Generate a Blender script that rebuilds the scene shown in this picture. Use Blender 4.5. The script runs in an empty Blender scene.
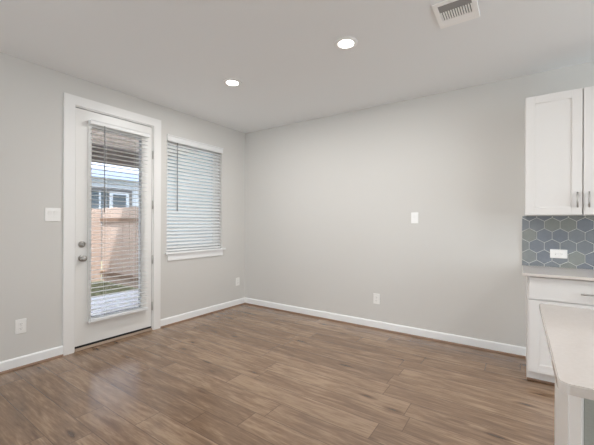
import bpy, bmesh, math, random
from mathutils import Vector, Matrix
random.seed(7)
S = bpy.context.scene
COL = S.collection

# ---------------------------------------------------------------- camera
F, YAW, CX, CY, CZ, V0, ROLL = 326.3, 0.599616, 3.66452, -3.87468, 1.28921, 223.75, 0.0043216
cam_d = bpy.data.cameras.new('camera')
cam = bpy.data.objects.new('camera', cam_d); COL.objects.link(cam)
cam_d.sensor_fit = 'HORIZONTAL'; cam_d.sensor_width = 36.0
cam_d.lens = F / 594.0 * 36.0
cam_d.shift_x = 0.0; cam_d.shift_y = (V0 - 222.5) / 594.0
cam_d.clip_start = 0.02; cam_d.clip_end = 200
cam.matrix_world = (Matrix.Translation((CX, CY, CZ)) @ Matrix.Rotation(YAW, 4, 'Z')
                    @ Matrix.Rotation(math.pi / 2, 4, 'X') @ Matrix.Rotation(ROLL, 4, 'Z'))
S.camera = cam

# ---------------------------------------------------------------- world, sun, exposure
LAMP_W = 12.0          # each recessed can
SKY = 3.6
SUN = 9.0
EXPOSURE = 0.68
w = bpy.data.worlds.new('world'); S.world = w; w.use_nodes = True
bg = w.node_tree.nodes['Background']
bg.inputs[0].default_value = (0.84, 0.93, 1.0, 1); bg.inputs[1].default_value = SKY
sun_d = bpy.data.lights.new('sun', 'SUN'); sun_d.energy = SUN; sun_d.angle = 0.009; sun_d.color = (1.0, 0.96, 0.90)
sun = bpy.data.objects.new('sun', sun_d); COL.objects.link(sun)
sun.rotation_euler = Vector((-1, .75, -2.07)).to_track_quat('-Z', 'Y').to_euler()
sun.location = (4, -3, 9)
S.view_settings.view_transform = 'Standard'; S.view_settings.look = 'None'
S.view_settings.exposure = EXPOSURE; S.view_settings.gamma = 1.0
S.view_settings.use_curve_mapping = False
S.cycles.use_denoising = True; S.cycles.denoising_prefilter = 'ACCURATE'
S.cycles.max_bounces = 10; S.cycles.diffuse_bounces = 6; S.cycles.transparent_max_bounces = 16
S.cycles.sample_clamp_indirect = 6.0; S.cycles.caustics_reflective = False; S.cycles.caustics_refractive = False

# wall openings added out of view to let fill daylight in; one portal each
RX, RY, H = 7.6, -8.0, 2.743
ADDED_BACK_OPENINGS = [(0.3, 2.5, 0.0, 2.5)]  # added behind the camera to light the back wall
ADDED_SIDE_OPENING = (-7.8, -5.0, .05, 1.6)        # added in the left wall, out of frame, to light the island side
ADDED_RIGHT_OPENING = (-3.4, -.8, .3, 2.6)  # added out of view to brighten the left wall and ceiling
for i, (x0, x1, z0, z1) in enumerate(ADDED_BACK_OPENINGS):
    ld = bpy.data.lights.new('portal', 'AREA'); ld.shape = 'RECTANGLE'
    ld.size = x1 - x0; ld.size_y = z1 - z0; ld.energy = 1; ld.cycles.is_portal = True
    lo = bpy.data.objects.new('portal', ld); COL.objects.link(lo)
    lo.location = ((x0 + x1) / 2, RY - .13, (z0 + z1) / 2); lo.rotation_euler = (math.pi / 2, 0, 0)
for xo, (y0, y1, z0, z1), sg in ((-.13, ADDED_SIDE_OPENING, -1), (RX + .13, ADDED_RIGHT_OPENING, 1)):
  ld = bpy.data.lights.new('portal', 'AREA'); ld.shape = 'RECTANGLE'; ld.size = z1 - z0; ld.size_y = y1 - y0; ld.energy = 1; ld.cycles.is_portal = True
  lo = bpy.data.objects.new('portal', ld); COL.objects.link(lo)
  lo.location = (xo, (y0 + y1) / 2, (z0 + z1) / 2); lo.rotation_euler = (0, sg * math.pi / 2, 0)

# daylight also enters the patio from the yard, and the yard from above
for sx_, sy_, loc, rot in ((2.5, 4.2, (-3.0, -1.8, 1.2), (0, -math.pi / 2, 0)), (6.8, 14, (-6.45, 0, 4.4), (0, 0, 0))):
    ld = bpy.data.lights.new('portal', 'AREA'); ld.shape = 'RECTANGLE'; ld.size = sx_; ld.size_y = sy_; ld.energy = 1; ld.cycles.is_portal = True
    lo = bpy.data.objects.new('portal', ld); COL.objects.link(lo); lo.location = loc; lo.rotation_euler = rot

# ---------------------------------------------------------------- materials
def srgb(r, g, b):
    f = lambda c: (c / 255 / 12.92) if c <= 10 else ((c / 255 + .055) / 1.055) ** 2.4
    return (f(r), f(g), f(b), 1)

def mat(name, col, rough=.5, metal=0.0, spec=.5, bump=None, emit=None, coat=0.0):
    m = bpy.data.materials.new(name); m.use_nodes = True
    nt = m.node_tree; b = nt.nodes['Principled BSDF']
    b.inputs['Base Color'].default_value = col
    b.inputs['Roughness'].default_value = rough
    b.inputs['Metallic'].default_value = metal
    b.inputs['Specular IOR Level'].default_value = spec
    b.inputs['Coat Weight'].default_value = coat
    if emit:
        b.inputs['Emission Color'].default_value = emit[0]; b.inputs['Emission Strength'].default_value = emit[1]
    if bump:
        sc, st, dist = bump
        tc = nt.nodes.new('ShaderNodeTexCoord'); n = nt.nodes.new('ShaderNodeTexNoise'); bp = nt.nodes.new('ShaderNodeBump')
        n.inputs['Scale'].default_value = sc; n.inputs['Detail'].default_value = 3
        bp.inputs['Strength'].default_value = st; bp.inputs['Distance'].default_value = dist
        nt.links.new(tc.outputs['Object'], n.inputs['Vector']); nt.links.new(n.outputs['Fac'], bp.inputs['Height'])
        nt.links.new(bp.outputs['Normal'], b.inputs['Normal'])
    return m

def noisy(name, c0, c1, scale, stretch=(1, 1, 1), rough=.6, detail=5, bump=0.0):
    m = mat(name, c0, rough); nt = m.node_tree; b = nt.nodes['Principled BSDF']
    tc = nt.nodes.new('ShaderNodeTexCoord'); mp = nt.nodes.new('ShaderNodeMapping')
    n = nt.nodes.new('ShaderNodeTexNoise'); mx = nt.nodes.new('ShaderNodeMix'); mx.data_type = 'RGBA'
    mp.inputs['Scale'].default_value = stretch
    n.inputs['Scale'].default_value = scale; n.inputs['Detail'].default_value = detail
    mx.inputs[6].default_value = c0; mx.inputs[7].default_value = c1
    nt.links.new(tc.outputs['Object'], mp.inputs[0]); nt.links.new(mp.outputs[0], n.inputs['Vector'])
    nt.links.new(n.outputs['Fac'], mx.inputs[0]); nt.links.new(mx.outputs[2], b.inputs['Base Color'])
    if bump:
        bp = nt.nodes.new('ShaderNodeBump'); bp.inputs['Strength'].default_value = bump; bp.inputs['Distance'].default_value = .004
        nt.links.new(n.outputs['Fac'], bp.inputs['Height']); nt.links.new(bp.outputs['Normal'], b.inputs['Normal'])
    return m

def floor_material():
    m = mat('wood_planks', srgb(150, 124, 104), .34); nt = m.node_tree; N = nt.nodes; L = nt.links
    b = N['Principled BSDF']
    def math_(op, a, c=None):
        n = N.new('ShaderNodeMath'); n.operation = op
        for k, v in enumerate((a, c)):
            if v is None: continue
            if isinstance(v, (int, float)): n.inputs[k].default_value = v
            else: L.new(v, n.inputs[k])
        return n.outputs[0]
    tc = N.new('ShaderNodeTexCoord'); sp = N.new('ShaderNodeSeparateXYZ'); L.new(tc.outputs['Object'], sp.inputs[0])
    W, LEN = .182, 1.22
    ry = math_('DIVIDE', math_('ADD', sp.outputs[1], 20.03), W); row = math_('FLOOR', ry); fy = math_('FRACT', ry)
    wn = N.new('ShaderNodeTexWhiteNoise'); wn.noise_dimensions = '1D'; L.new(row, wn.inputs['W'])
    rx = math_('ADD', math_('DIVIDE', sp.outputs[0], LEN), math_('MULTIPLY', wn.outputs['Value'], 7.3))
    colm = math_('FLOOR', rx); fx = math_('FRACT', rx)
    cv = N.new('ShaderNodeCombineXYZ'); L.new(row, cv.inputs[0]); L.new(colm, cv.inputs[1])
    wn2 = N.new('ShaderNodeTexWhiteNoise'); wn2.noise_dimensions = '3D'; L.new(cv.outputs[0], wn2.inputs['Vector'])
    # grain: noise stretched along the plank, offset for each plank
    off = N.new('ShaderNodeVectorMath'); off.operation = 'SCALE'; L.new(wn2.outputs['Color'], off.inputs[0]); off.inputs['Scale'].default_value = 37
    add = N.new('ShaderNodeVectorMath'); add.operation = 'ADD'; L.new(tc.outputs['Object'], add.inputs[0]); L.new(off.outputs[0], add.inputs[1])
    def grain(scale, sx, det, dist=0.0):
        mp = N.new('ShaderNodeMapping'); mp.inputs['Scale'].default_value = (sx, 1, 1); L.new(add.outputs[0], mp.inputs[0])
        n = N.new('ShaderNodeTexNoise'); n.inputs['Scale'].default_value = scale; n.inputs['Detail'].default_value = det
        n.inputs['Distortion'].default_value = dist
        L.new(mp.outputs[0], n.inputs['Vector']); return n.outputs['Fac']
    g1 = grain(34, .09, 6, .8); g2 = grain(6.5, .2, 4, 2.5)
    mpk = N.new('ShaderNodeMapping'); mpk.inputs['Scale'].default_value = (1.5, 5.5, 1); L.new(add.outputs[0], mpk.inputs[0])
    vk = N.new('ShaderNodeTexVoronoi'); vk.inputs['Scale'].default_value = 1.15; vk.inputs['Randomness'].default_value = 1.0
    L.new(mpk.outputs[0], vk.inputs['Vector'])
    knot = N.new('ShaderNodeMapRange'); L.new(vk.outputs['Distance'], knot.inputs[0])
    knot.inputs[1].default_value = .03; knot.inputs[2].default_value = .16; knot.inputs[3].default_value = .4; knot.inputs[4].default_value = 0.0
    g3 = grain(150, .10, 3, .2)
    tone = math_('ADD', math_('MULTIPLY', wn2.outputs['Value'], .16),
                 math_('ADD', math_('ADD', math_('MULTIPLY', g1, .62), math_('MULTIPLY', g3, .34)), math_('MULTIPLY', g2, .52)))
    tone = math_('SUBTRACT', math_('SUBTRACT', tone, .29), knot.outputs[0])
    cr = N.new('ShaderNodeValToRGB'); L.new(tone, cr.inputs[0])
    e = cr.color_ramp.elements
    e[0].position = .16; e[0].color = FLOOR_D
    e[1].position = .84; e[1].color = FLOOR_L
    k = cr.color_ramp.elements.new(.5); k.color = FLOOR_M
    # seams
    ey = math_('MINIMUM', fy, math_('SUBTRACT', 1, fy)); ex = math_('MINIMUM', fx, math_('SUBTRACT', 1, fx))
    sy = math_('LESS_THAN', ey, .013); sx = math_('LESS_THAN', ex, .0020); seam = math_('MAXIMUM', sy, sx)
    mx = N.new('ShaderNodeMix'); mx.data_type = 'RGBA'; L.new(math_('MULTIPLY', seam, .8), mx.inputs[0])
    L.new(cr.outputs[0], mx.inputs[6]); mx.inputs[7].default_value = srgb(84, 64, 50); L.new(mx.outputs[2], b.inputs['Base Color'])
    L.new(math_('ADD', math_('MULTIPLY', g1, .12), .15), b.inputs['Roughness'])
    bp = N.new('ShaderNodeBump'); bp.inputs['Strength'].default_value = .12; bp.inputs['Distance'].default_value = .002
    L.new(math_('SUBTRACT', g1, math_('MULTIPLY', seam, .8)), bp.inputs['Height']); L.new(bp.outputs[0], b.inputs['Normal'])
    b.inputs['Specular IOR Level'].default_value = 1.0
    return m
FLOOR_D, FLOOR_M, FLOOR_L = srgb(80, 58, 42), srgb(132, 105, 82), srgb(176, 149, 122)

def glass_mat(tint):
    m = bpy.data.materials.new('window_glass'); m.use_nodes = True; nt = m.node_tree; nt.nodes.clear()
    o = nt.nodes.new('ShaderNodeOutputMaterial'); g = nt.nodes.new('ShaderNodeBsdfGlossy'); g.inputs['Roughness'].default_value = .02
    t = nt.nodes.new('ShaderNodeBsdfTransparent'); t.inputs[0].default_value = tint
    mx = nt.nodes.new('ShaderNodeMixShader'); fr = nt.nodes.new('ShaderNodeFresnel'); fr.inputs['IOR'].default_value = 1.45
    nt.links.new(fr.outputs[0], mx.inputs[0]); nt.links.new(t.outputs[0], mx.inputs[1]); nt.links.new(g.outputs[0], mx.inputs[2])
    nt.links.new(mx.outputs[0], o.inputs[0]); return m

M = dict(
    wall=mat('wall_paint', srgb(211, 209, 205), .75, bump=(160, .10, .002), spec=.3),
    ceil=mat('ceiling_paint', srgb(237, 239, 240), .85, bump=(120, .10, .002), spec=.2),
    floor=floor_material(),
    base=mat('baseboard_paint', srgb(240, 241, 241), .38, bump=(30, .02, .001)),
    trim=mat('white_trim_paint', srgb(234, 233, 231), .38, bump=(30, .02, .001)),
    shoe=noisy('wood_shoe', srgb(120, 92, 72), srgb(150, 120, 98), 30, (.2, .2, 4), .45),
    door=mat('door_paint', srgb(232, 231, 228), .35, bump=(40, .02, .001)),
    blind=mat('blind_white', srgb(230, 231, 231), .4, bump=(60, .02, .001)),
    wand=mat('wand_grey', srgb(120, 122, 122), .3),
    nickel=mat('satin_nickel', srgb(180, 177, 173), .42, 1.0),
    hingem=mat('hinge_nickel', srgb(200, 198, 194), .35, .8),
    black=mat('rubber_and_gap_shade', srgb(22, 20, 19), .7),
    thresh=mat('threshold_tan', srgb(158, 138, 120), .45, .2),
    plate=mat('plate_plastic', srgb(240, 239, 236), .3),
    slot=mat('outlet_slot', srgb(70, 68, 66), .6),
    glass=glass_mat((.72, .73, .76, 1)), clear=glass_mat((.68, .74, .78, 1)),
    vinyl=mat('vinyl_frame', srgb(240, 241, 240), .35),
    cab=mat('cabinet_paint', srgb(226, 223, 220), .33, bump=(50, .015, .001)),
    cabin=mat('cabinet_gap', srgb(120, 116, 112), .6),
    quartz=noisy('quartz_top', srgb(220, 212, 206), srgb(210, 201, 194), 90, rough=.12, detail=2),
    grout=mat('grout', srgb(236, 236, 233), .7),
    tiles=[noisy('tile_slate', srgb(120, 126, 132), srgb(142, 147, 151), 45, rough=.25),
           noisy('tile_blue', srgb(116, 122, 131), srgb(136, 142, 149), 45, rough=.25),
           noisy('tile_sage', srgb(130, 135, 132), srgb(150, 154, 150), 45, rough=.25),
           noisy('tile_grey', srgb(126, 131, 132), srgb(146, 150, 150), 45, rough=.25)],
    knee=mat('knee_wall_shaded_paint', srgb(168, 170, 164), .8, bump=(110, .5, .004)),  # grey lowered to carry the shade on this face of the island
    lens=mat('lamp_lens', (1, 1, 1, 1), .5, emit=((1, .96, .9, 1), 9.0)),
    ringm=mat('lamp_ring', srgb(238, 237, 235), .4),
    vent=mat('vent_enamel', srgb(248, 247, 245), .4),
    duct_shade=mat('duct_shade_paint', srgb(58, 56, 55), .7),
    damper=mat('vent_damper', srgb(150, 148, 146), .5, .3),
    concrete=noisy('concrete', srgb(196, 196, 200), srgb(212, 212, 215), 6, rough=.85),
    soffit=mat('patio_soffit', srgb(222, 206, 196), .7),
    beam=noisy('patio_beam', srgb(118, 108, 102), srgb(134, 124, 118), 12, (1, .2, 3), .7),
    siding=mat('lap_siding', srgb(232, 240, 247), .6),
    nsiding=mat('neighbour_siding', srgb(184, 189, 197), .6),
    ntrim=mat('neighbour_fascia', srgb(146, 160, 188), .5),
    ncasing=mat('dark_casing', srgb(96, 92, 90), .6),
    nglass=mat('dark_window', srgb(64, 74, 80), .1),
    shingle=noisy('roof_shingle', srgb(150, 158, 176), srgb(170, 178, 194), 40, rough=.9),
    fence=noisy('fence_cedar', srgb(164, 144, 130), srgb(192, 172, 157), 18, (4, 4, .3), .8),
    rail=noisy('fence_rail_wood', srgb(112, 88, 70), srgb(134, 108, 88), 18, (.3, 3, 3), .8),
    soil=noisy('soil', srgb(130, 130, 98), srgb(160, 152, 124), 8, rough=.95),
    grass=noisy('grass_blade', srgb(112, 122, 84), srgb(160, 160, 126), 5, rough=.8),
)

# ---------------------------------------------------------------- mesh helpers
def bm_new(): return bmesh.new()

def box(bm, x0, x1, y0, y1, z0, z1, bev=0.0, seg=2, mi=0):
    t = bmesh.new(); bmesh.ops.create_cube(t, size=1)
    for v in t.verts:
        v.co = Vector(((x0 + x1) / 2 + v.co.x * (x1 - x0), (y0 + y1) / 2 + v.co.y * (y1 - y0), (z0 + z1) / 2 + v.co.z * (z1 - z0)))
    if bev: bmesh.ops.bevel(t, geom=t.edges[:], offset=bev, segments=seg, affect='EDGES', profile=.5)
    merge(bm, t, mi); return bm

def merge(bm, t, mi=0, mtx=None):
    mp = {}
    for v in t.verts: mp[v] = bm.verts.new(mtx @ v.co if mtx else v.co)
    for f in t.faces:
        try: nf = bm.faces.new([mp[v] for v in f.verts]); nf.material_index = mi; nf.smooth = f.smooth
        except ValueError: pass
    t.free()

def prism(bm, pts, axis, a, b, mi=0):
    """extrude a 2-D outline along an axis (0 x, 1 y, 2 z) from a to b"""
    def P(u, v, w_):
        return {0: (w_, u, v), 1: (u, w_, v), 2: (u, v, w_)}[axis]
    lo = [bm.verts.new(P(u, v, a)) for u, v in pts]; hi = [bm.verts.new(P(u, v, b)) for u, v in pts]
    n = len(pts); fs = [bm.faces.new(lo), bm.faces.new(hi)]
    for i in range(n): fs.append(bm.faces.new((lo[i], lo[(i + 1) % n], hi[(i + 1) % n], hi[i])))
    for f in fs: f.material_index = mi
    bmesh.ops.recalc_face_normals(bm, faces=fs); return bm

def lathe(bm, prof, c, axis='Z', n=32, smooth=True, cap=True):
    """prof: (radius, height) pairs; revolved about an axis through c"""
    R = {'Z': Matrix.Identity(4), 'X': Matrix.Rotation(math.pi / 2, 4, 'Y'), 'Y': Matrix.Rotation(-math.pi / 2, 4, 'X')}[axis]
    T = Matrix.Translation(c) @ R; rings = []
    for r, h in prof:
        rings.append([bm.verts.new(T @ Vector((r * math.cos(2 * math.pi * i / n), r * math.sin(2 * math.pi * i / n), h))) for i in range(n)])
    fs = []
    for a, b in zip(rings, rings[1:]):
        for i in range(n):
            f = bm.faces.new((a[i], a[(i + 1) % n], b[(i + 1) % n], b[i])); f.smooth = smooth; fs.append(f)
    if cap:
        fs.append(bm.faces.new(rings[0])); fs.append(bm.faces.new(rings[-1]))
    bmesh.ops.recalc_face_normals(bm, faces=fs); return bm

def bar(bm, p, q, r, n=12):
    d = Vector(q) - Vector(p); t = bmesh.new()
    bmesh.ops.create_cone(t, cap_ends=True, segments=n, radius1=r, radius2=r, depth=d.length)
    for f in t.faces: f.smooth = len(f.verts) == 4
    merge(bm, t, 0, Matrix.Translation((Vector(p) + Vector(q)) / 2) @ d.to_track_quat('Z', 'Y').to_matrix().to_4x4())
    return bm

def obj(name, bm, m, parent=None):
    """link a bmesh as ONE mesh object; a child keeps world coordinates relative to its parent's place"""
    me = bpy.data.meshes.new(name); bm.normal_update(); bm.to_mesh(me); bm.free()
    for x in (m if isinstance(m, list) else [m]): me.materials.append(x)
    o = bpy.data.objects.new(name, me); COL.objects.link(o)
    if parent:
        o.parent = parent
        off = WORLD(parent); me.transform(Matrix.Translation(-off))
    return o

def WORLD(o):
    v = Vector(o.location)
    while o.parent: o = o.parent; v += Vector(o.location)
    return v

def tag(o, label, cat, group=None):
    o['label'] = label; o['category'] = cat
    if group: o['group'] = group
    return o

def thing(name, label, cat, loc=(0, 0, 0), group=None):
    o = bpy.data.objects.new(name, None); COL.objects.link(o); o.location = loc; o.empty_display_size = .1
    return tag(o, label, cat, group)

def struct(name, bm, m, parent=None):
    o = obj(name, bm, m, parent); o['kind'] = 'structure'; return o

def dup(root, loc, label=None):
    r = root.copy(); COL.objects.link(r); r.location = loc
    if label: r['label'] = label
    for ch in list(root.children):
        c = ch.copy(); COL.objects.link(c); c.parent = r
        for g in ch.children:
            d = g.copy(); COL.objects.link(d); d.parent = c
    return r

def wall_grid(bm, axis, a0, a1, u0, u1, z0, z1, holes):
    """wall slab normal to axis with rectangular holes (u0,u1,z0,z1)"""
    us = sorted({u0, u1, *[h[0] for h in holes], *[h[1] for h in holes]})
    zs = sorted({z0, z1, *[h[2] for h in holes], *[h[3] for h in holes]})
    inside = lambda u, z: any(h[0] < u < h[1] and h[2] < z < h[3] for h in holes)
    solid = {(i, j): not inside((us[i] + us[i + 1]) / 2, (zs[j] + zs[j + 1]) / 2)
             for i in range(len(us) - 1) for j in range(len(zs) - 1)}
    P = lambda a, u, z: bm.verts.new((a, u, z) if axis == 0 else (u, a, z))
    for (i, j), s in solid.items():
        if not s: continue
        A, B, C_, D = us[i], us[i + 1], zs[j], zs[j + 1]
        for a in (a0, a1): bm.faces.new([P(a, A, C_), P(a, B, C_), P(a, B, D), P(a, A, D)])
        if not solid.get((i - 1, j)): bm.faces.new([P(a0, A, C_), P(a1, A, C_), P(a1, A, D), P(a0, A, D)])
        if not solid.get((i + 1, j)): bm.faces.new([P(a0, B, C_), P(a1, B, C_), P(a1, B, D), P(a0, B, D)])
        if not solid.get((i, j - 1)): bm.faces.new([P(a0, A, C_), P(a1, A, C_), P(a1, B, C_), P(a0, B, C_)])
        if not solid.get((i, j + 1)): bm.faces.new([P(a0, A, D), P(a1, A, D), P(a1, B, D), P(a0, B, D)])
    bmesh.ops.remove_doubles(bm, verts=bm.verts[:], dist=1e-5)
    bmesh.ops.recalc_face_normals(bm, faces=bm.faces[:]); return bm

# ================================================================ ROOM SHELL
T = .14
DY0, DY1, DZ1 = -2.458, -1.588, 2.472          # rough opening of the door
WY0, WY1, WZ0, WZ1 = -1.416, -.497, .90, 2.402    # window opening
struct('floor', box(bm_new(), -T, RX + T, RY - T, T, -.12, 0), M['floor'])
struct('ceiling', box(bm_new(), -T, RX + T, RY - T, T, H, H + .12), M['ceil'])
struct('wall_left', wall_grid(bm_new(), 0, -T, 0, RY, 0, 0, H, [(DY0, DY1, 0, DZ1), (WY0, WY1, WZ0, WZ1), ADDED_SIDE_OPENING]), M['wall'])
struct('wall_back', box(bm_new(), -T, RX + T, 0, T, 0, H), M['wall'])
struct('wall_right', wall_grid(bm_new(), 0, RX, RX + T, RY, 0, 0, H, [ADDED_RIGHT_OPENING]), M['wall'])
struct('wall_front', wall_grid(bm_new(), 1, RY - T, RY, -T, RX + T, 0, H, ADDED_BACK_OPENINGS), M['wall'])

def base_profile(h=.098, d=.014):          # (depth, height)
    return [(0, 0), (d, 0), (d, h - .012), (d - .005, h - .003), (0, h)]
CABX = 3.715
bb = bm_new()
for y0, y1 in ((RY, -2.541), (-1.507, 0)):
    prism(bb, base_profile(), 1, y0, y1)
struct('baseboard_left', bb, M['base'])
bb = bm_new(); t_ = bm_new()
prism(bb, [(-d, z) for d, z in base_profile()], 0, 0, CABX)
struct('baseboard_back', bb, M['base'])
sh = bm_new(); q = lambda s: [(s * .013, 0), (s * .027, 0), (s * .026, .007), (s * .021, .014), (s * .013, .017)]
for y0, y1 in ((RY, -2.541), (-1.507, 0)): prism(sh, q(1), 1, y0, y1)
struct('trim_1', sh, M['shoe'])
struct('trim_2', prism(bm_new(), q(-1), 0, .014, CABX), M['shoe'])

# ---------------------------------------------------------------- door casing and door
cs = bm_new()
CI0, CI1, CZ1_, CO0, CO1, COZ = -2.446, -1.600, 2.460, -2.541, -1.507, 2.552
prism(cs, [(CO0, 0), (CI0, 0), (CI0, CZ1_), (CI1, CZ1_), (CI1, 0), (CO1, 0), (CO1, COZ), (CO0, COZ)], 0, 0, .018)
struct('trim_3', cs, M['trim'])
jb = bm_new()
box(jb, -T, 0, DY0, -2.436, 0, DZ1); box(jb, -T, 0, -1.610, DY1, 0, DZ1); box(jb, -T, 0, -2.436, -1.610, 2.450, DZ1)
struct('trim_4', jb, M['trim'])
gap_shade = bm_new()
box(gap_shade, -.078, -.060, -2.436, -2.424, .03, 2.45); box(gap_shade, -.078, -.060, -1.622, -1.610, .03, 2.45); box(gap_shade, -.078, -.060, -2.424, -1.622, 2.438, 2.45)
struct('trim_6', gap_shade, M['black'])  # black strip behind the door gap stands in for its shadow line
th = bm_new(); prism(th, [(-T - .03, 0), (.004, 0), (.012, .004), (.0, .026), (-T - .03, .026)], 1, -2.436, -1.610)
struct('trim_5', th, M['thresh'])

SY0, SY1, SZ0, SZ1 = -2.431, -1.613, .046, 2.443
GY0, GY1, GZ0, GZ1 = -2.292, -1.742, .30, 2.285
dr = thing('door_1', 'white full-glass exterior door with a white blind on the left wall', 'door', (-.025, (SY0 + SY1) / 2, SZ0)); dr['kind'] = 'structure'
sl = wall_grid(bm_new(), 0, -.055, -.010, SY0, SY1, SZ0, SZ1, [(GY0, GY1, GZ0, GZ1)])
slab = obj('door_slab', sl, M['door'], dr)
lf = bm_new()
for x0, x1 in ((-.011, .002), (-.065, -.054)):
    wall_grid(lf, 0, x0, x1, GY0 - .028, GY1 + .028, GZ0 - .028, GZ1 + .028, [(GY0 + .004, GY1 - .004, GZ0 + .004, GZ1 - .004)])
obj('glass_frame', lf, M['door'], dr)
obj('door_glass', box(bm_new(), -.031, -.025, GY0, GY1, GZ0, GZ1), M['glass'], dr)
obj('door_sweep', box(bm_new(), -.048, -.005, SY0, SY1, .0262, .0458), M['black'], dr)
def knob(z, kind):
    c = Vector((-.010, -2.371, z))
    k = bm_new()
    lathe(k, [(.031, 0), (.033, .004), (.030, .009), (.016, .012)], c, 'X')
    ko = obj(kind, k, M['nickel'], dr)
    k2 = bm_new()
    if kind == 'door_knob':
        lathe(k2, [(.011, .010), (.011, .030), (.020, .036), (.027, .046), (.028, .056), (.023, .064), (.010, .067)], c, 'X')
        obj('knob', k2, M['nickel'], ko)
    else:
        lathe(k2, [(.024, .008), (.024, .014), (.010, .017)], c, 'X')
        box(k2, c.x + .014, c.x + .030, c.y - .005, c.y + .005, c.z - .017, c.z + .017, .002)
        obj('thumb_turn', k2, M['nickel'], ko)
knob(.930, 'door_knob'); knob(1.071, 'deadbolt')
for z in (2.11, 1.51, .85, .29):
    hg = bm_new(); bar(hg, (.004, -1.606, z - .05), (.004, -1.606, z + .05), .0062)
    box(hg, -.006, -.001, -1.612, -1.589, z - .05, z + .05); 
    obj('hinge', hg, M['hingem'], dr)
for z in (.93, 1.071):
    obj('strike_plate', box(bm_new(), -.04, -.004, -2.4355, -2.4325, z - .028, z + .028), M['nickel'], dr)

# ---- blind builder: slats are one mesh
def slats(x, y0, y1, z_lo, z_hi, pitch, width, tilt, th=.0028):
    bm = bm_new(); n = int((z_hi - z_lo) / pitch); p = (z_hi - z_lo) / n
    for i in range(n):
        z = z_lo + p * (i + .5); ct, st = math.cos(tilt), math.sin(tilt); pts = []
        for u, v in ((-.5, -.5), (-.25, -.1), (.0, .05), (.25, -.1), (.5, -.5), (.5, .5), (.25, .9), (0, 1.05), (-.25, .9), (-.5, .5)):
            a, b = u * width, v * th
            pts.append((x + a * ct - b * st, z + a * st + b * ct))
        prism(bm, pts, 1, y0, y1)
    return bm

bx_ = .036
hr = bm_new()
prism(hr, [(.007, 2.296), (.060, 2.296), (.066, 2.302), (.066, 2.330), (.072, 2.340), (.007, 2.340)], 1, -2.322, -1.684)
head = obj('blind_headrail', hr, M['blind'], dr)
obj('blind_slats', slats(bx_, -2.312, -1.694, .325, 2.275, .0445, .045, math.radians(1), .0022), M['blind'], dr)
br = obj('blind_bottom_rail', box(bm_new(), .012, .062, -2.312, -1.694, .272, .302, .004), M['blind'], dr)
for y in (-2.316, -1.690):
    obj('hold_down_bracket', box(bm_new(), .007, .05, y - .003, y + .003, .262, .29), M['vinyl'], br)
for y in (-2.17, -1.84):
    lc = bm_new()
    for xx in (bx_ - .025, bx_ + .025): bar(lc, (xx, y, .30), (xx, y, 2.29), .0012, 6)
    obj('ladder_cord', lc, M['blind'], dr)
wd = bm_new(); bar(wd, (.078, -2.195, 1.40), (.078, -2.195, 2.30), .0045, 8); bar(wd, (.066, -2.195, 2.30), (.078, -2.195, 2.30), .003, 6)
obj('tilt_wand', wd, M['wand'], dr)

# ---------------------------------------------------------------- window
wn = thing('window_1', 'white framed window beside the door in the left wall', 'window', (-.11, (WY0 + WY1) / 2, WZ0)); wn['kind'] = 'structure'
obj('window_frame', wall_grid(bm_new(), 0, -.138, -.085, WY0, WY1, WZ0, WZ1, [(WY0 + .045, WY1 - .045, WZ0 + .05, WZ1 - .045)]), M['vinyl'], wn)
so = obj('window_sash', wall_grid(bm_new(), 0, -.125, -.095, WY0 + .04, WY1 - .04, WZ0 + .045, WZ1 - .04, [(WY0 + .075, WY1 - .075, WZ0 + .08, WZ1 - .075)]), M['vinyl'], wn)
obj('pane', box(bm_new(), -.113, -.107, WY0 + .074, WY1 - .074, WZ0 + .079, WZ1 - .074), M['clear'], so)
st = bm_new()
box(st, -.085, 0, WY0, WY1, .898, .922); box(st, 0, .042, -1.442, -.452, .898, .922, .004)
obj('window_sill', st, M['base'], wn)
ap = bm_new(); prism(ap, [(0, .810), (.010, .810), (.016, .822), (.016, .898), (0, .898)], 1, -1.405, -.488)
obj('window_apron', ap, M['base'], wn)

wb = thing('window_blind', 'white slatted blind with a grey wand hanging in the window', 'blind', (-.04, (WY0 + WY1) / 2, .93))
va = bm_new(); prism(va, [(-.004, 2.326), (.012, 2.326), (.016, 2.334), (.016, 2.384), (.026, 2.398), (.026, 2.404), (-.004, 2.404)], 1, -1.418, -.494)
obj('valance', va, M['blind'], wb)
obj('headrail', box(bm_new(), -.066, -.010, WY0 + .006, WY1 - .006, 2.345, 2.398), M['blind'], wb)
WT = math.radians(-49)
obj('slats', slats(-.038, WY0 + .008, WY1 - .008, .965, 2.335, .0445, .050, WT), M['blind'], wb)
obj('bottom_rail', box(bm_new(), -.062, -.014, WY0 + .008, WY1 - .008, .930, .955, .004), M['blind'], wb)
for y in (-1.25, -.66):
    lc = bm_new()
    for xx in (-.061, -.015): bar(lc, (xx, y, .955), (xx, y, 2.345), .0012, 6)
    obj('ladder_cord', lc, M['blind'], wb)
wd = bm_new(); bar(wd, (.004, -1.264, 1.445), (.004, -1.264, 2.33), .0050, 8)
obj('tilt_wand', wd, M['wand'], wb)

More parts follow.
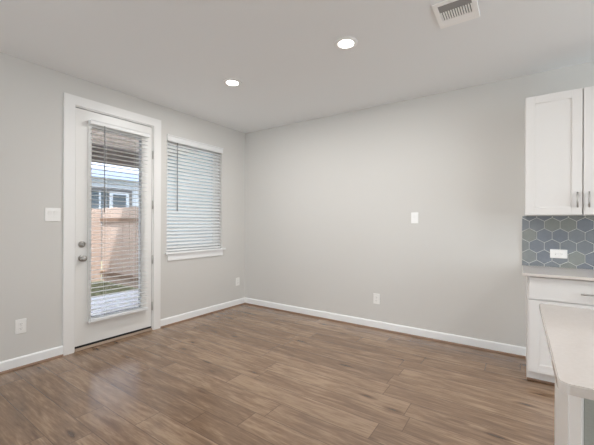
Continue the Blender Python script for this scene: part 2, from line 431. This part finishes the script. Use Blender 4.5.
# ================================================================ CEILING FIXTURES
def recessed_light(loc, label):
    r = thing('recessed_light', label, 'ceiling light', loc, 'recessed ceiling lights')
    bm = bm_new(); lathe(bm, [(.060, -.002), (.064, -.010), (.082, -.011), (.092, -.006), (.094, 0), (.060, 0)], Vector(loc), 'Z', 40, cap=False)
    obj('trim_ring', bm, M['ringm'], r)
    bm = bm_new(); lathe(bm, [(.062, -.001), (.060, -.006), (.03, -.009), (.004, -.0095)], Vector(loc), 'Z', 40)
    obj('lens', bm, M['lens'], r)
    ld = bpy.data.lights.new('lamp', 'AREA'); ld.shape = 'DISK'; ld.size = .11; ld.energy = LAMP_W; ld.color = (1.0, .985, .97)
    lo = bpy.data.objects.new('lamp', ld); COL.objects.link(lo); lo.parent = r; lo.location = (0, 0, -.014)
    return r
first = recessed_light((2.505, -1.492, H), 'lit round recessed ceiling light nearer the air vent')
dup(first, (1.212, -1.478, H), 'lit round recessed ceiling light nearer the door')
for x, y in ((5.4, -1.8), (6.6, -3.6)):
    dup(first, (x, y, H), 'lit round recessed ceiling light behind or beside the camera')

vx0, vx1, vy0, vy1 = 3.175, 3.430, -1.590, -1.285
cv = thing('ceiling_vent', 'white rectangular air vent with louvers on the ceiling', 'air vent', ((vx0 + vx1) / 2, (vy0 + vy1) / 2, H))
fr = bm_new()
for x0, x1, y0, y1 in ((vx0, vx1, vy0, vy0 + .034), (vx0, vx1, vy1 - .034, vy1), (vx0, vx0 + .030, vy0 + .0335, vy1 - .0335), (vx1 - .030, vx1, vy0 + .0335, vy1 - .0335)):
    box(fr, x0, x1, y0, y1, H - .010, H - .0005, .002)
obj('frame', fr, M['vent'], cv)
obj('duct_shade', box(bm_new(), vx0 + .02, vx1 - .02, vy0 + .02, vy1 - .02, H - .0025, H - .0008), M['duct_shade'], cv)  # flat dark sheet painted as the shaded hollow behind the louvers
nl = 13
for i in range(nl):
    x = vx0 + .036 + (vx1 - vx0 - .072) * i / (nl - 1)
    lv = bm_new(); prism(lv, [(x - .004, H - .009), (x - .001, H - .009), (x + .006, H - .0027), (x + .003, H - .0027)], 1, vy0 + .11, vy1 - .085)
    obj('louver', lv, M['vent'], cv)
obj('damper_plate', box(bm_new(), vx0 + .028, vx1 - .028, vy0 + .032, vy0 + .112, H - .0075, H - .003), M['damper'], cv)
obj('face_plate', box(bm_new(), vx0 + .028, vx1 - .028, vy1 - .088, vy1 - .03, H - .0085, H - .003), M['vent'], cv)

# ================================================================ PLATES AND OUTLETS
def local(wall, c):
    """matrix: plate space (u right, v up, w out of the wall) -> world"""
    if wall == 'left': R = Matrix(((0, 0, 1), (1, 0, 0), (0, 1, 0)))
    else: R = Matrix(((1, 0, 0), (0, 0, -1), (0, 1, 0)))
    return Matrix.Translation(c) @ R.to_4x4()
def pbox(mtx, u0, u1, v0, v1, w0, w1, bev=0):
    t = bmesh.new(); box(t, u0, u1, v0, v1, w0, w1, bev); bm = bm_new(); merge(bm, t, 0, mtx)
    bmesh.ops.recalc_face_normals(bm, faces=bm.faces[:]); return bm
def outlet(wall, c, label, horiz=False):
    r = thing('wall_outlet', label, 'outlet', c, 'wall outlets'); m = local(wall, Vector(c))
    if horiz: m = m @ Matrix.Rotation(math.pi / 2, 4, 'Z')
    obj('cover_plate', pbox(m, -.040, .040, -.063, .063, .0002, .007, .002), M['plate'], r)
    for s in (-1, 1):
        f = obj('socket', pbox(m, -.017, .017, s * .0195 - .0145, s * .0195 + .0145, .006, .009, .0015), M['plate'], r)
        sl = bm_new()
        for u, hh in ((-.0065, .0045), (.0065, .0035)):
            t = bmesh.new(); box(t, u - .0012, u + .0012, s * .0195 + .003 - hh, s * .0195 + .003 + hh, .0085, .0093); merge(sl, t, 0, m)
        t = bmesh.new(); box(t, -.0022, .0022, s * .0195 - .0100, s * .0195 - .006, .0085, .0093); merge(sl, t, 0, m)
        obj('slots', sl, M['slot'], f)
    sc = bm_new(); lathe(sc, [(.003, .006), (.0028, .0078), (.001, .0082)], Vector((0, 0, 0)), 'Z', 10); t = sc; sc = bm_new(); merge(sc, t, 0, m)
    obj('screw', sc, M['hingem'], r); return r
def switch(wall, c, gangs, label):
    r = thing('light_switch', label, 'switch', c, 'light switches'); m = local(wall, Vector(c)); wd_ = .040 + .023 * (gangs - 1)
    obj('cover_plate', pbox(m, -wd_, wd_, -.063, .063, .0002, .007, .002), M['plate'], r)
    for g in range(gangs):
        u = (g - (gangs - 1) / 2) * .046
        bm = bm_new(); t = bmesh.new(); prism(t, [(-.033, .006), (.033, .006), (.033, .0115), (0, .0085), (-.033, .0075)], 0, u - .0165, u + .0165)
        merge(bm, t, 0, m); bmesh.ops.recalc_face_normals(bm, faces=bm.faces[:]); obj('rocker', bm, M['plate'], r)
    return r
switch('left', (0, -2.626, 1.366), 2, 'wide white two-rocker light switch on the wall left of the door')
outlet('left', (0, -2.863, .368), 'white wall outlet low on the wall left of the door')
outlet('left', (0, -.165, .377), 'small white wall outlet below the window near the room corner')
switch('back', (2.662, 0, 1.362), 1, 'white single switch plate high on the blank back wall')
outlet('back', (2.209, 0, .370), 'white wall outlet low on the blank back wall')
outlet('back', (3.960, -.012, 1.021), 'white horizontal outlet on the hexagon tile backsplash', True)

# ================================================================ KITCHEN
def shaker(bm, x0, x1, y, z0, z1, th=.020, rail=.066, rec=.007):
    """shaker front facing -y: frame face at y, recessed panel"""
    yb = y + th
    box(bm, x0, x0 + rail, y, yb, z0, z1, .0015); box(bm, x1 - rail, x1, y, yb, z0, z1, .0015)
    box(bm, x0 + rail, x1 - rail, y, yb, z1 - rail, z1, .0015); box(bm, x0 + rail, x1 - rail, y, yb, z0, z0 + rail, .0015)
    box(bm, x0 + rail - .002, x1 - rail + .002, y + rec, yb - .001, z0 + rail - .002, z1 - rail + .002)
    s = .006                                           # inner bead
    for a, b, c, d in ((x0 + rail, x0 + rail + s, z0 + rail, z1 - rail), (x1 - rail - s, x1 - rail, z0 + rail, z1 - rail),
                       (x0 + rail, x1 - rail, z0 + rail, z0 + rail + s), (x0 + rail, x1 - rail, z1 - rail - s, z1 - rail)):
        box(bm, a, b, y + .005, y + rec + .002, c, d)
    return bm
def pull(p, q, y, parent):
    """bar pull in front of a face at y"""
    p, q = Vector(p), Vector(q); d = (q - p).normalized(); bm = bm_new()
    bar(bm, (p.x, y - .030, p.z), (q.x, y - .030, q.z), .0062)
    for e in (p + d * .02, q - d * .02): bar(bm, (e.x, y - .030, e.z), (e.x, y + .001, e.z), .0045)
    return obj('handle', bm, M['nickel'], parent)

KX1 = RX
# upper cabinets: two-door units
def upper(x0, x1, label):
    yf, z0, z1 = -.330, 1.372, 2.415
    u = thing('upper_cabinet', label, 'cabinet', ((x0 + x1) / 2, -.16, z0), 'upper kitchen cabinets')
    cb = bm_new(); box(cb, x0, x0 + .018, yf, -.0005, z0, z1); box(cb, x1 - .018, x1, yf, -.0005, z0, z1)
    box(cb, x0 + .018, x1 - .018, yf, -.0005, z0 + .012, z0 + .03); box(cb, x0 + .018, x1 - .018, yf, -.0005, z1 - .018, z1)
    box(cb, x0 + .018, x1 - .018, -.012, -.0005, z0 + .03, z1 - .018)
    box(cb, x0 + .018, x1 - .018, yf, yf + .018, z0, z0 + .03)
    box(cb, x0 + .018, x1 - .018, yf + .002, yf + .02, z0 + .03, z1 - .018)
    obj('cabinet_box', cb, M['cab'], u)
    mx = (x0 + x1) / 2
    for a, b, hx in ((x0 + .006, mx - .004, mx - .036), (mx + .004, x1 - .006, mx + .036)):
        d = obj('cabinet_door', shaker(bm_new(), a, b, yf - .021, z0 + .003, z1 - .003), M['cab'], u)
        pull((hx, 0, 1.432), (hx, 0, 1.560), yf - .021, d)
upper(3.698, 4.478, 'white upper cabinet with paired doors over the hexagon tile backsplash')
# base cabinets
def base(x0, x1, label, hinge=1):
    yf, z1 = -.590, .872
    u = thing('base_cabinet', label, 'cabinet', ((x0 + x1) / 2, -.3, 0), 'base kitchen cabinets')
    cb = bm_new()
    for a, b in ((x0, x0 + .018), (x1 - .018, x1)):
        prism(cb, [(yf, .092), (-.525, .092), (-.525, 0), (-.0005, 0), (-.0005, z1), (yf, z1)], 0, a, b)
    box(cb, x0 + .018, x1 - .018, yf, -.0005, .092, .11); box(cb, x0 + .018, x1 - .018, yf, yf + .018, .11, z1)
    box(cb, x0 + .018, x1 - .018, yf, -.0005, z1 - .018, z1)
    obj('cabinet_box', cb, M['cab'], u)
    obj('toe_kick', box(bm_new(), x0, x1, -.531, -.5255, .0, .09), M['cab'], u)
    obj('shoe_moulding', box(bm_new(), x0, x1, -.546, -.532, 0, .018, .004), M['shoe'], u)
    d = obj('drawer_front', box(bm_new(), x0 + .012, x1 - .006, yf - .021, yf - .001, .690, .866, .0015), M['cab'], u)
    mx = (x0 + x1) / 2; pull((mx - .075, 0, .766), (mx + .075, 0, .766), yf - .021, d)
    d = obj('cabinet_door', shaker(bm_new(), x0 + .012, x1 - .006, yf - .021, .098, .680), M['cab'], u)
    hx = x1 - .04
    pull((hx, 0, .50), (hx, 0, .63), yf - .021, d)
base(3.715, 4.525, 'white base cabinet at the end of the run with drawer and shaker door')
ct = bm_new(); box(ct, 3.683, 4.60, -.640, -.0005, .873, .896, .003)
tag(obj('countertop', ct, M['quartz']), 'pale polished quartz countertop on the base cabinet below the backsplash', 'countertop')

# hexagon tile backsplash
def clip_poly(poly, x0, x1, z0, z1):
    for ax, lim, sgn in ((0, x0, 1), (0, x1, -1), (1, z0, 1), (1, z1, -1)):
        out = []
        for i in range(len(poly)):
            a, b = poly[i], poly[(i + 1) % len(poly)]
            ia, ib = sgn * (a[ax] - lim) >= 0, sgn * (b[ax] - lim) >= 0
            if ia: out.append(a)
            if ia != ib:
                t = (lim - a[ax]) / (b[ax] - a[ax]); out.append((a[0] + t * (b[0] - a[0]), a[1] + t * (b[1] - a[1])))
        poly = out
        if not poly: return []
    return poly
SX0, SX1, SZ0_, SZ1_ = 3.680, 4.55, .896, 1.372
bs = thing('backsplash', 'blue grey hexagon tile backsplash between countertop and upper cabinet', 'backsplash', (4.1, 0, .896))
obj('grout', box(bm_new(), SX0, SX1, -.008, -.0005, SZ0_, SZ1_), M['grout'], bs)
hx = bm_new(); HW = .1165; R_ = HW / math.sqrt(3); g = .0048
rnd = random.Random(4)
for row in range(-1, 8):
    for c in range(-2, 10):
        cx = 3.796 + c * HW + (HW / 2 if row % 2 else 0); cz = 1.289 - (row - 0) * 1.5 * R_
        rr = R_ - g / math.sqrt(3)
        full = [(cx + rr * math.sin(math.pi / 3 * k), cz + rr * math.cos(math.pi / 3 * k)) for k in range(6)]
        po = clip_poly(full, SX0 + .001, SX1 - .001, SZ0_ + .001, SZ1_ - .001)
        clean = []
        for pnt in po:
            if not clean or math.dist(pnt, clean[-1]) > 5e-4: clean.append(pnt)
        if len(clean) > 2 and math.dist(clean[0], clean[-1]) < 5e-4: clean.pop()
        if len(clean) < 3: continue
        prism(hx, clean, 1, -.0115, -.006, rnd.choice([0, 0, 1, 2, 2, 3]))
obj('hexagon_tiles', hx, M['tiles'], bs)

# island
def rounded(x0, x1, y0, y1, r, corners):
    pts = []
    for (cx, cy, a0, name) in ((x0, y0, 180, 'bl'), (x1, y0, 270, 'br'), (x1, y1, 0, 'tr'), (x0, y1, 90, 'tl')):
        if name in corners:
            sx = 1 if cx == x0 else -1; sy = 1 if cy == y0 else -1
            for k in range(9):
                a = math.radians(a0 + 90 * k / 8); pts.append((cx + sx * r + r * math.cos(a), cy + sy * r + r * math.sin(a)))
        else: pts.append((cx, cy))
    return pts
IX0, IX1, IY0, IY1 = 3.745, 5.75, -2.828, -1.835
it = bm_new(); prism(it, rounded(IX0, IX1, IY0, IY1, .028, ('bl', 'br')), 2, .868, .895)
ed = [e for e in it.edges if abs(e.verts[0].co.z - e.verts[1].co.z) < 1e-5 and len(e.link_faces) == 2]
bmesh.ops.bevel(it, geom=ed, offset=.003, segments=2, affect='EDGES')
tag(obj('island_countertop', it, M['quartz']), 'pale polished quartz island top with a rounded corner, in the foreground', 'countertop')
isl = thing('kitchen_island', 'white kitchen island base with a shaded grey end wall under the rounded quartz top', 'kitchen island', (4.7, -2.2, 0))
bx0 = 3.806
cb = bm_new(); box(cb, bx0 + .02, IX1 - .04, -2.38, -1.87, .092, .8675); box(cb, bx0 + .02, IX1 - .04, -2.38, -1.94, 0, .092)
obj('cabinet_box', cb, M['cab'], isl)
obj('end_panel', box(bm_new(), bx0, bx0 + .0198, -2.392, -1.865, 0, .8675, .001), M['cab'], isl)
obj('corner_board', box(bm_new(), bx0 + .002, bx0 + .008, -2.668, -2.394, 0, .8675, .001), M['trim'], isl)
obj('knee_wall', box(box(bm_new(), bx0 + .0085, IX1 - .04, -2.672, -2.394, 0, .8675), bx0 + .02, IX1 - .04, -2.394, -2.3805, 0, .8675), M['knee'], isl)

# ================================================================ OUTSIDE
PX = -2.90; PY1 = .36
G0 = -.2
struct('patio_floor', box(bm_new(), PX, -T - .031, -8.2, PY1, -.32, -.10), M['concrete'])
struct('ground', box(bm_new(), -30, PX - .001, -20, 20, -.5, G0), M['soil'])
struct('patio_ceiling', box(bm_new(), PX, -T - .001, -3.9, PY1 - .001, 2.72, 2.80), M['soffit'])
struct('patio_beam', box(bm_new(), PX, PX + .14, -3.9, PY1 - .001, 2.42, 2.719), M['beam'])
def lap(bm, axis, a, sgn, u0, u1, z0, z1, exp_=.15, d=.014):
    """horizontal lap siding courses on a face at a, sgn = outward direction"""
    z = z0
    while z < z1 - .01:
        zt = min(z + exp_, z1)
        pts = [(a, z), (a + sgn * d, z), (a + sgn * .003, zt), (a, zt)]
        if axis == 0: prism(bm, pts, 1, u0, u1)
        else: prism(bm, pts, 0, u0, u1)
        z += exp_
    return bm
sw = bm_new(); box(sw, PX, -T - .001, PY1 + .016, PY1 + .16, -.32, 2.95); lap(sw, 1, PY1 + .016, -1, PX, -T - .001, -.10, 2.719, .15, .006)
struct('wall_patio', sw, M['siding'])
struct('wall_upper', box(box(bm_new(), PX, -T, -3.9, 9, 2.96, 4.0), -T, RX + 1.8, -8.2, 9, 2.96, 4.0), M['siding'])  # unseen upper storey set by its fence shadow; right overhang added to block sun
pl = thing('patio_light', 'small lit round light on the patio ceiling seen through the door glass', 'ceiling light', (-1.62, -1.46, 2.72))
bm = bm_new(); lathe(bm, [(.072, -.002), (.076, -.012), (.10, -.012), (.105, 0)], Vector((-1.62, -1.46, 2.7195)), 'Z', 24, cap=False); obj('trim_ring', bm, M['ringm'], pl)
bm = bm_new(); lathe(bm, [(.074, -.002), (.07, -.012), (.003, -.014)], Vector((-1.62, -1.46, 2.7195)), 'Z', 24); obj('lens', bm, M['lens'], pl)

# fences: back fence along y, side fence along x
def fence(name_label, axis, a, face, u0, u1, rails, top):
    """pickets on plane a (normal axis), rails and posts on the side given by face"""
    f = thing('wood_fence', name_label, 'fence', ((a, (u0 + u1) / 2, G0) if axis == 0 else ((u0 + u1) / 2, a, G0)), 'cedar fences')
    bm = bm_new(); u = u0; rr = random.Random(int(u0 * 100))
    while u < u1 - .02:
        ue = min(u + .138, u1); j = rr.uniform(-.004, .004); zt = top + rr.uniform(-.012, .012)
        if axis == 0: box(bm, a + j, a + j + .016, u, ue, G0 + .03, zt, .002, 1)
        else: box(bm, u, ue, a + j, a + j + .016, G0 + .03, zt, .002, 1)
        u += .142
    obj('pickets', bm, M['fence'], f)
    for z in rails:
        lo, hi = (a + .021, a + .061) if face > 0 else (a - .045, a - .005)
        bm = bm_new()
        if axis == 0: box(bm, lo, hi, u0, u1, z - .045, z + .045, .003)
        else: box(bm, u0, u1, lo, hi, z - .045, z + .045, .003)
        obj('rail', bm, M['rail'], f)
    return f
fence('sunlit cedar fence at the back of the yard', 0, -5.06, -1, -6.0, .13, (.1, 1.4), 1.65)
fence('cedar fence with rails along the right side of the yard', 1, .15, -1, -5.04, PX - .02, (.04, 1.36), 1.66)

# grass between the patio and the fences
gr = bm_new(); rg = random.Random(3)
for i in range(9000):
    x = rg.uniform(-5.0, PX - .03); y = rg.uniform(-3.2, .12)
    a = rg.uniform(0, 6.28); h_ = rg.uniform(.03, .07); wdt = .005; lx, ly = rg.uniform(-.03, .03), rg.uniform(-.03, .03)
    gr.faces.new([gr.verts.new((x - wdt * math.cos(a), y - wdt * math.sin(a), G0)), gr.verts.new((x + wdt * math.cos(a), y + wdt * math.sin(a), G0)), gr.verts.new((x + lx, y + ly, G0 + h_))])
go = tag(obj('grass', gr, M['grass']), 'short green lawn grass between the patio and the fences', 'grass'); go['kind'] = 'stuff'

# neighbour house beyond the back fence
nh = thing('neighbor_house', 'white sided house with dark framed door beyond the back fence', 'house', (-11.5, 3, G0))
NX = -10.0
bm = bm_new(); box(bm, NX - 3.5, NX, -7, 12, G0, 5.8); lap(bm, 0, NX, 1, -7, 12, G0, 5.8, .18)
obj('house_wall', bm, M['nsiding'], nh)
ro = bm_new(); prism(ro, [(NX + .50, 3.18), (NX + .52, 3.34), (NX + .02, 3.60), (NX + .015, 3.18)], 1, -7, 12)
ro = obj('porch_roof', ro, M['shingle'], nh)
obj('fascia', box(bm_new(), NX + .525, NX + .60, -7, 12, 3.02, 3.33), M['ntrim'], ro)
def nbox(name, y0, y1, z0, z1, d, m, par): return obj(name, box(bm_new(), NX + .015, NX + d, y0, y1, z0, z1), M[m], par)
cas = nbox('door_casing', 1.6, 3.62, G0, 2.66, .05, 'ncasing', nh)
nbox('window_sash', 1.95, 2.47, 1.2, 2.56, .065, 'nsiding', cas); 
for y0, y1 in ((1.97, 2.28), (2.36, 2.62)): nbox('window_pane', y0, y1, 1.25, 2.56, .075, 'nglass', cas)
dd = nbox('house_door', 2.68, 3.48, G0, 2.56, .07, 'nsiding', nh)
nbox('door_pane', 2.82, 3.34, 1.0, 2.44, .08, 'nglass', dd)
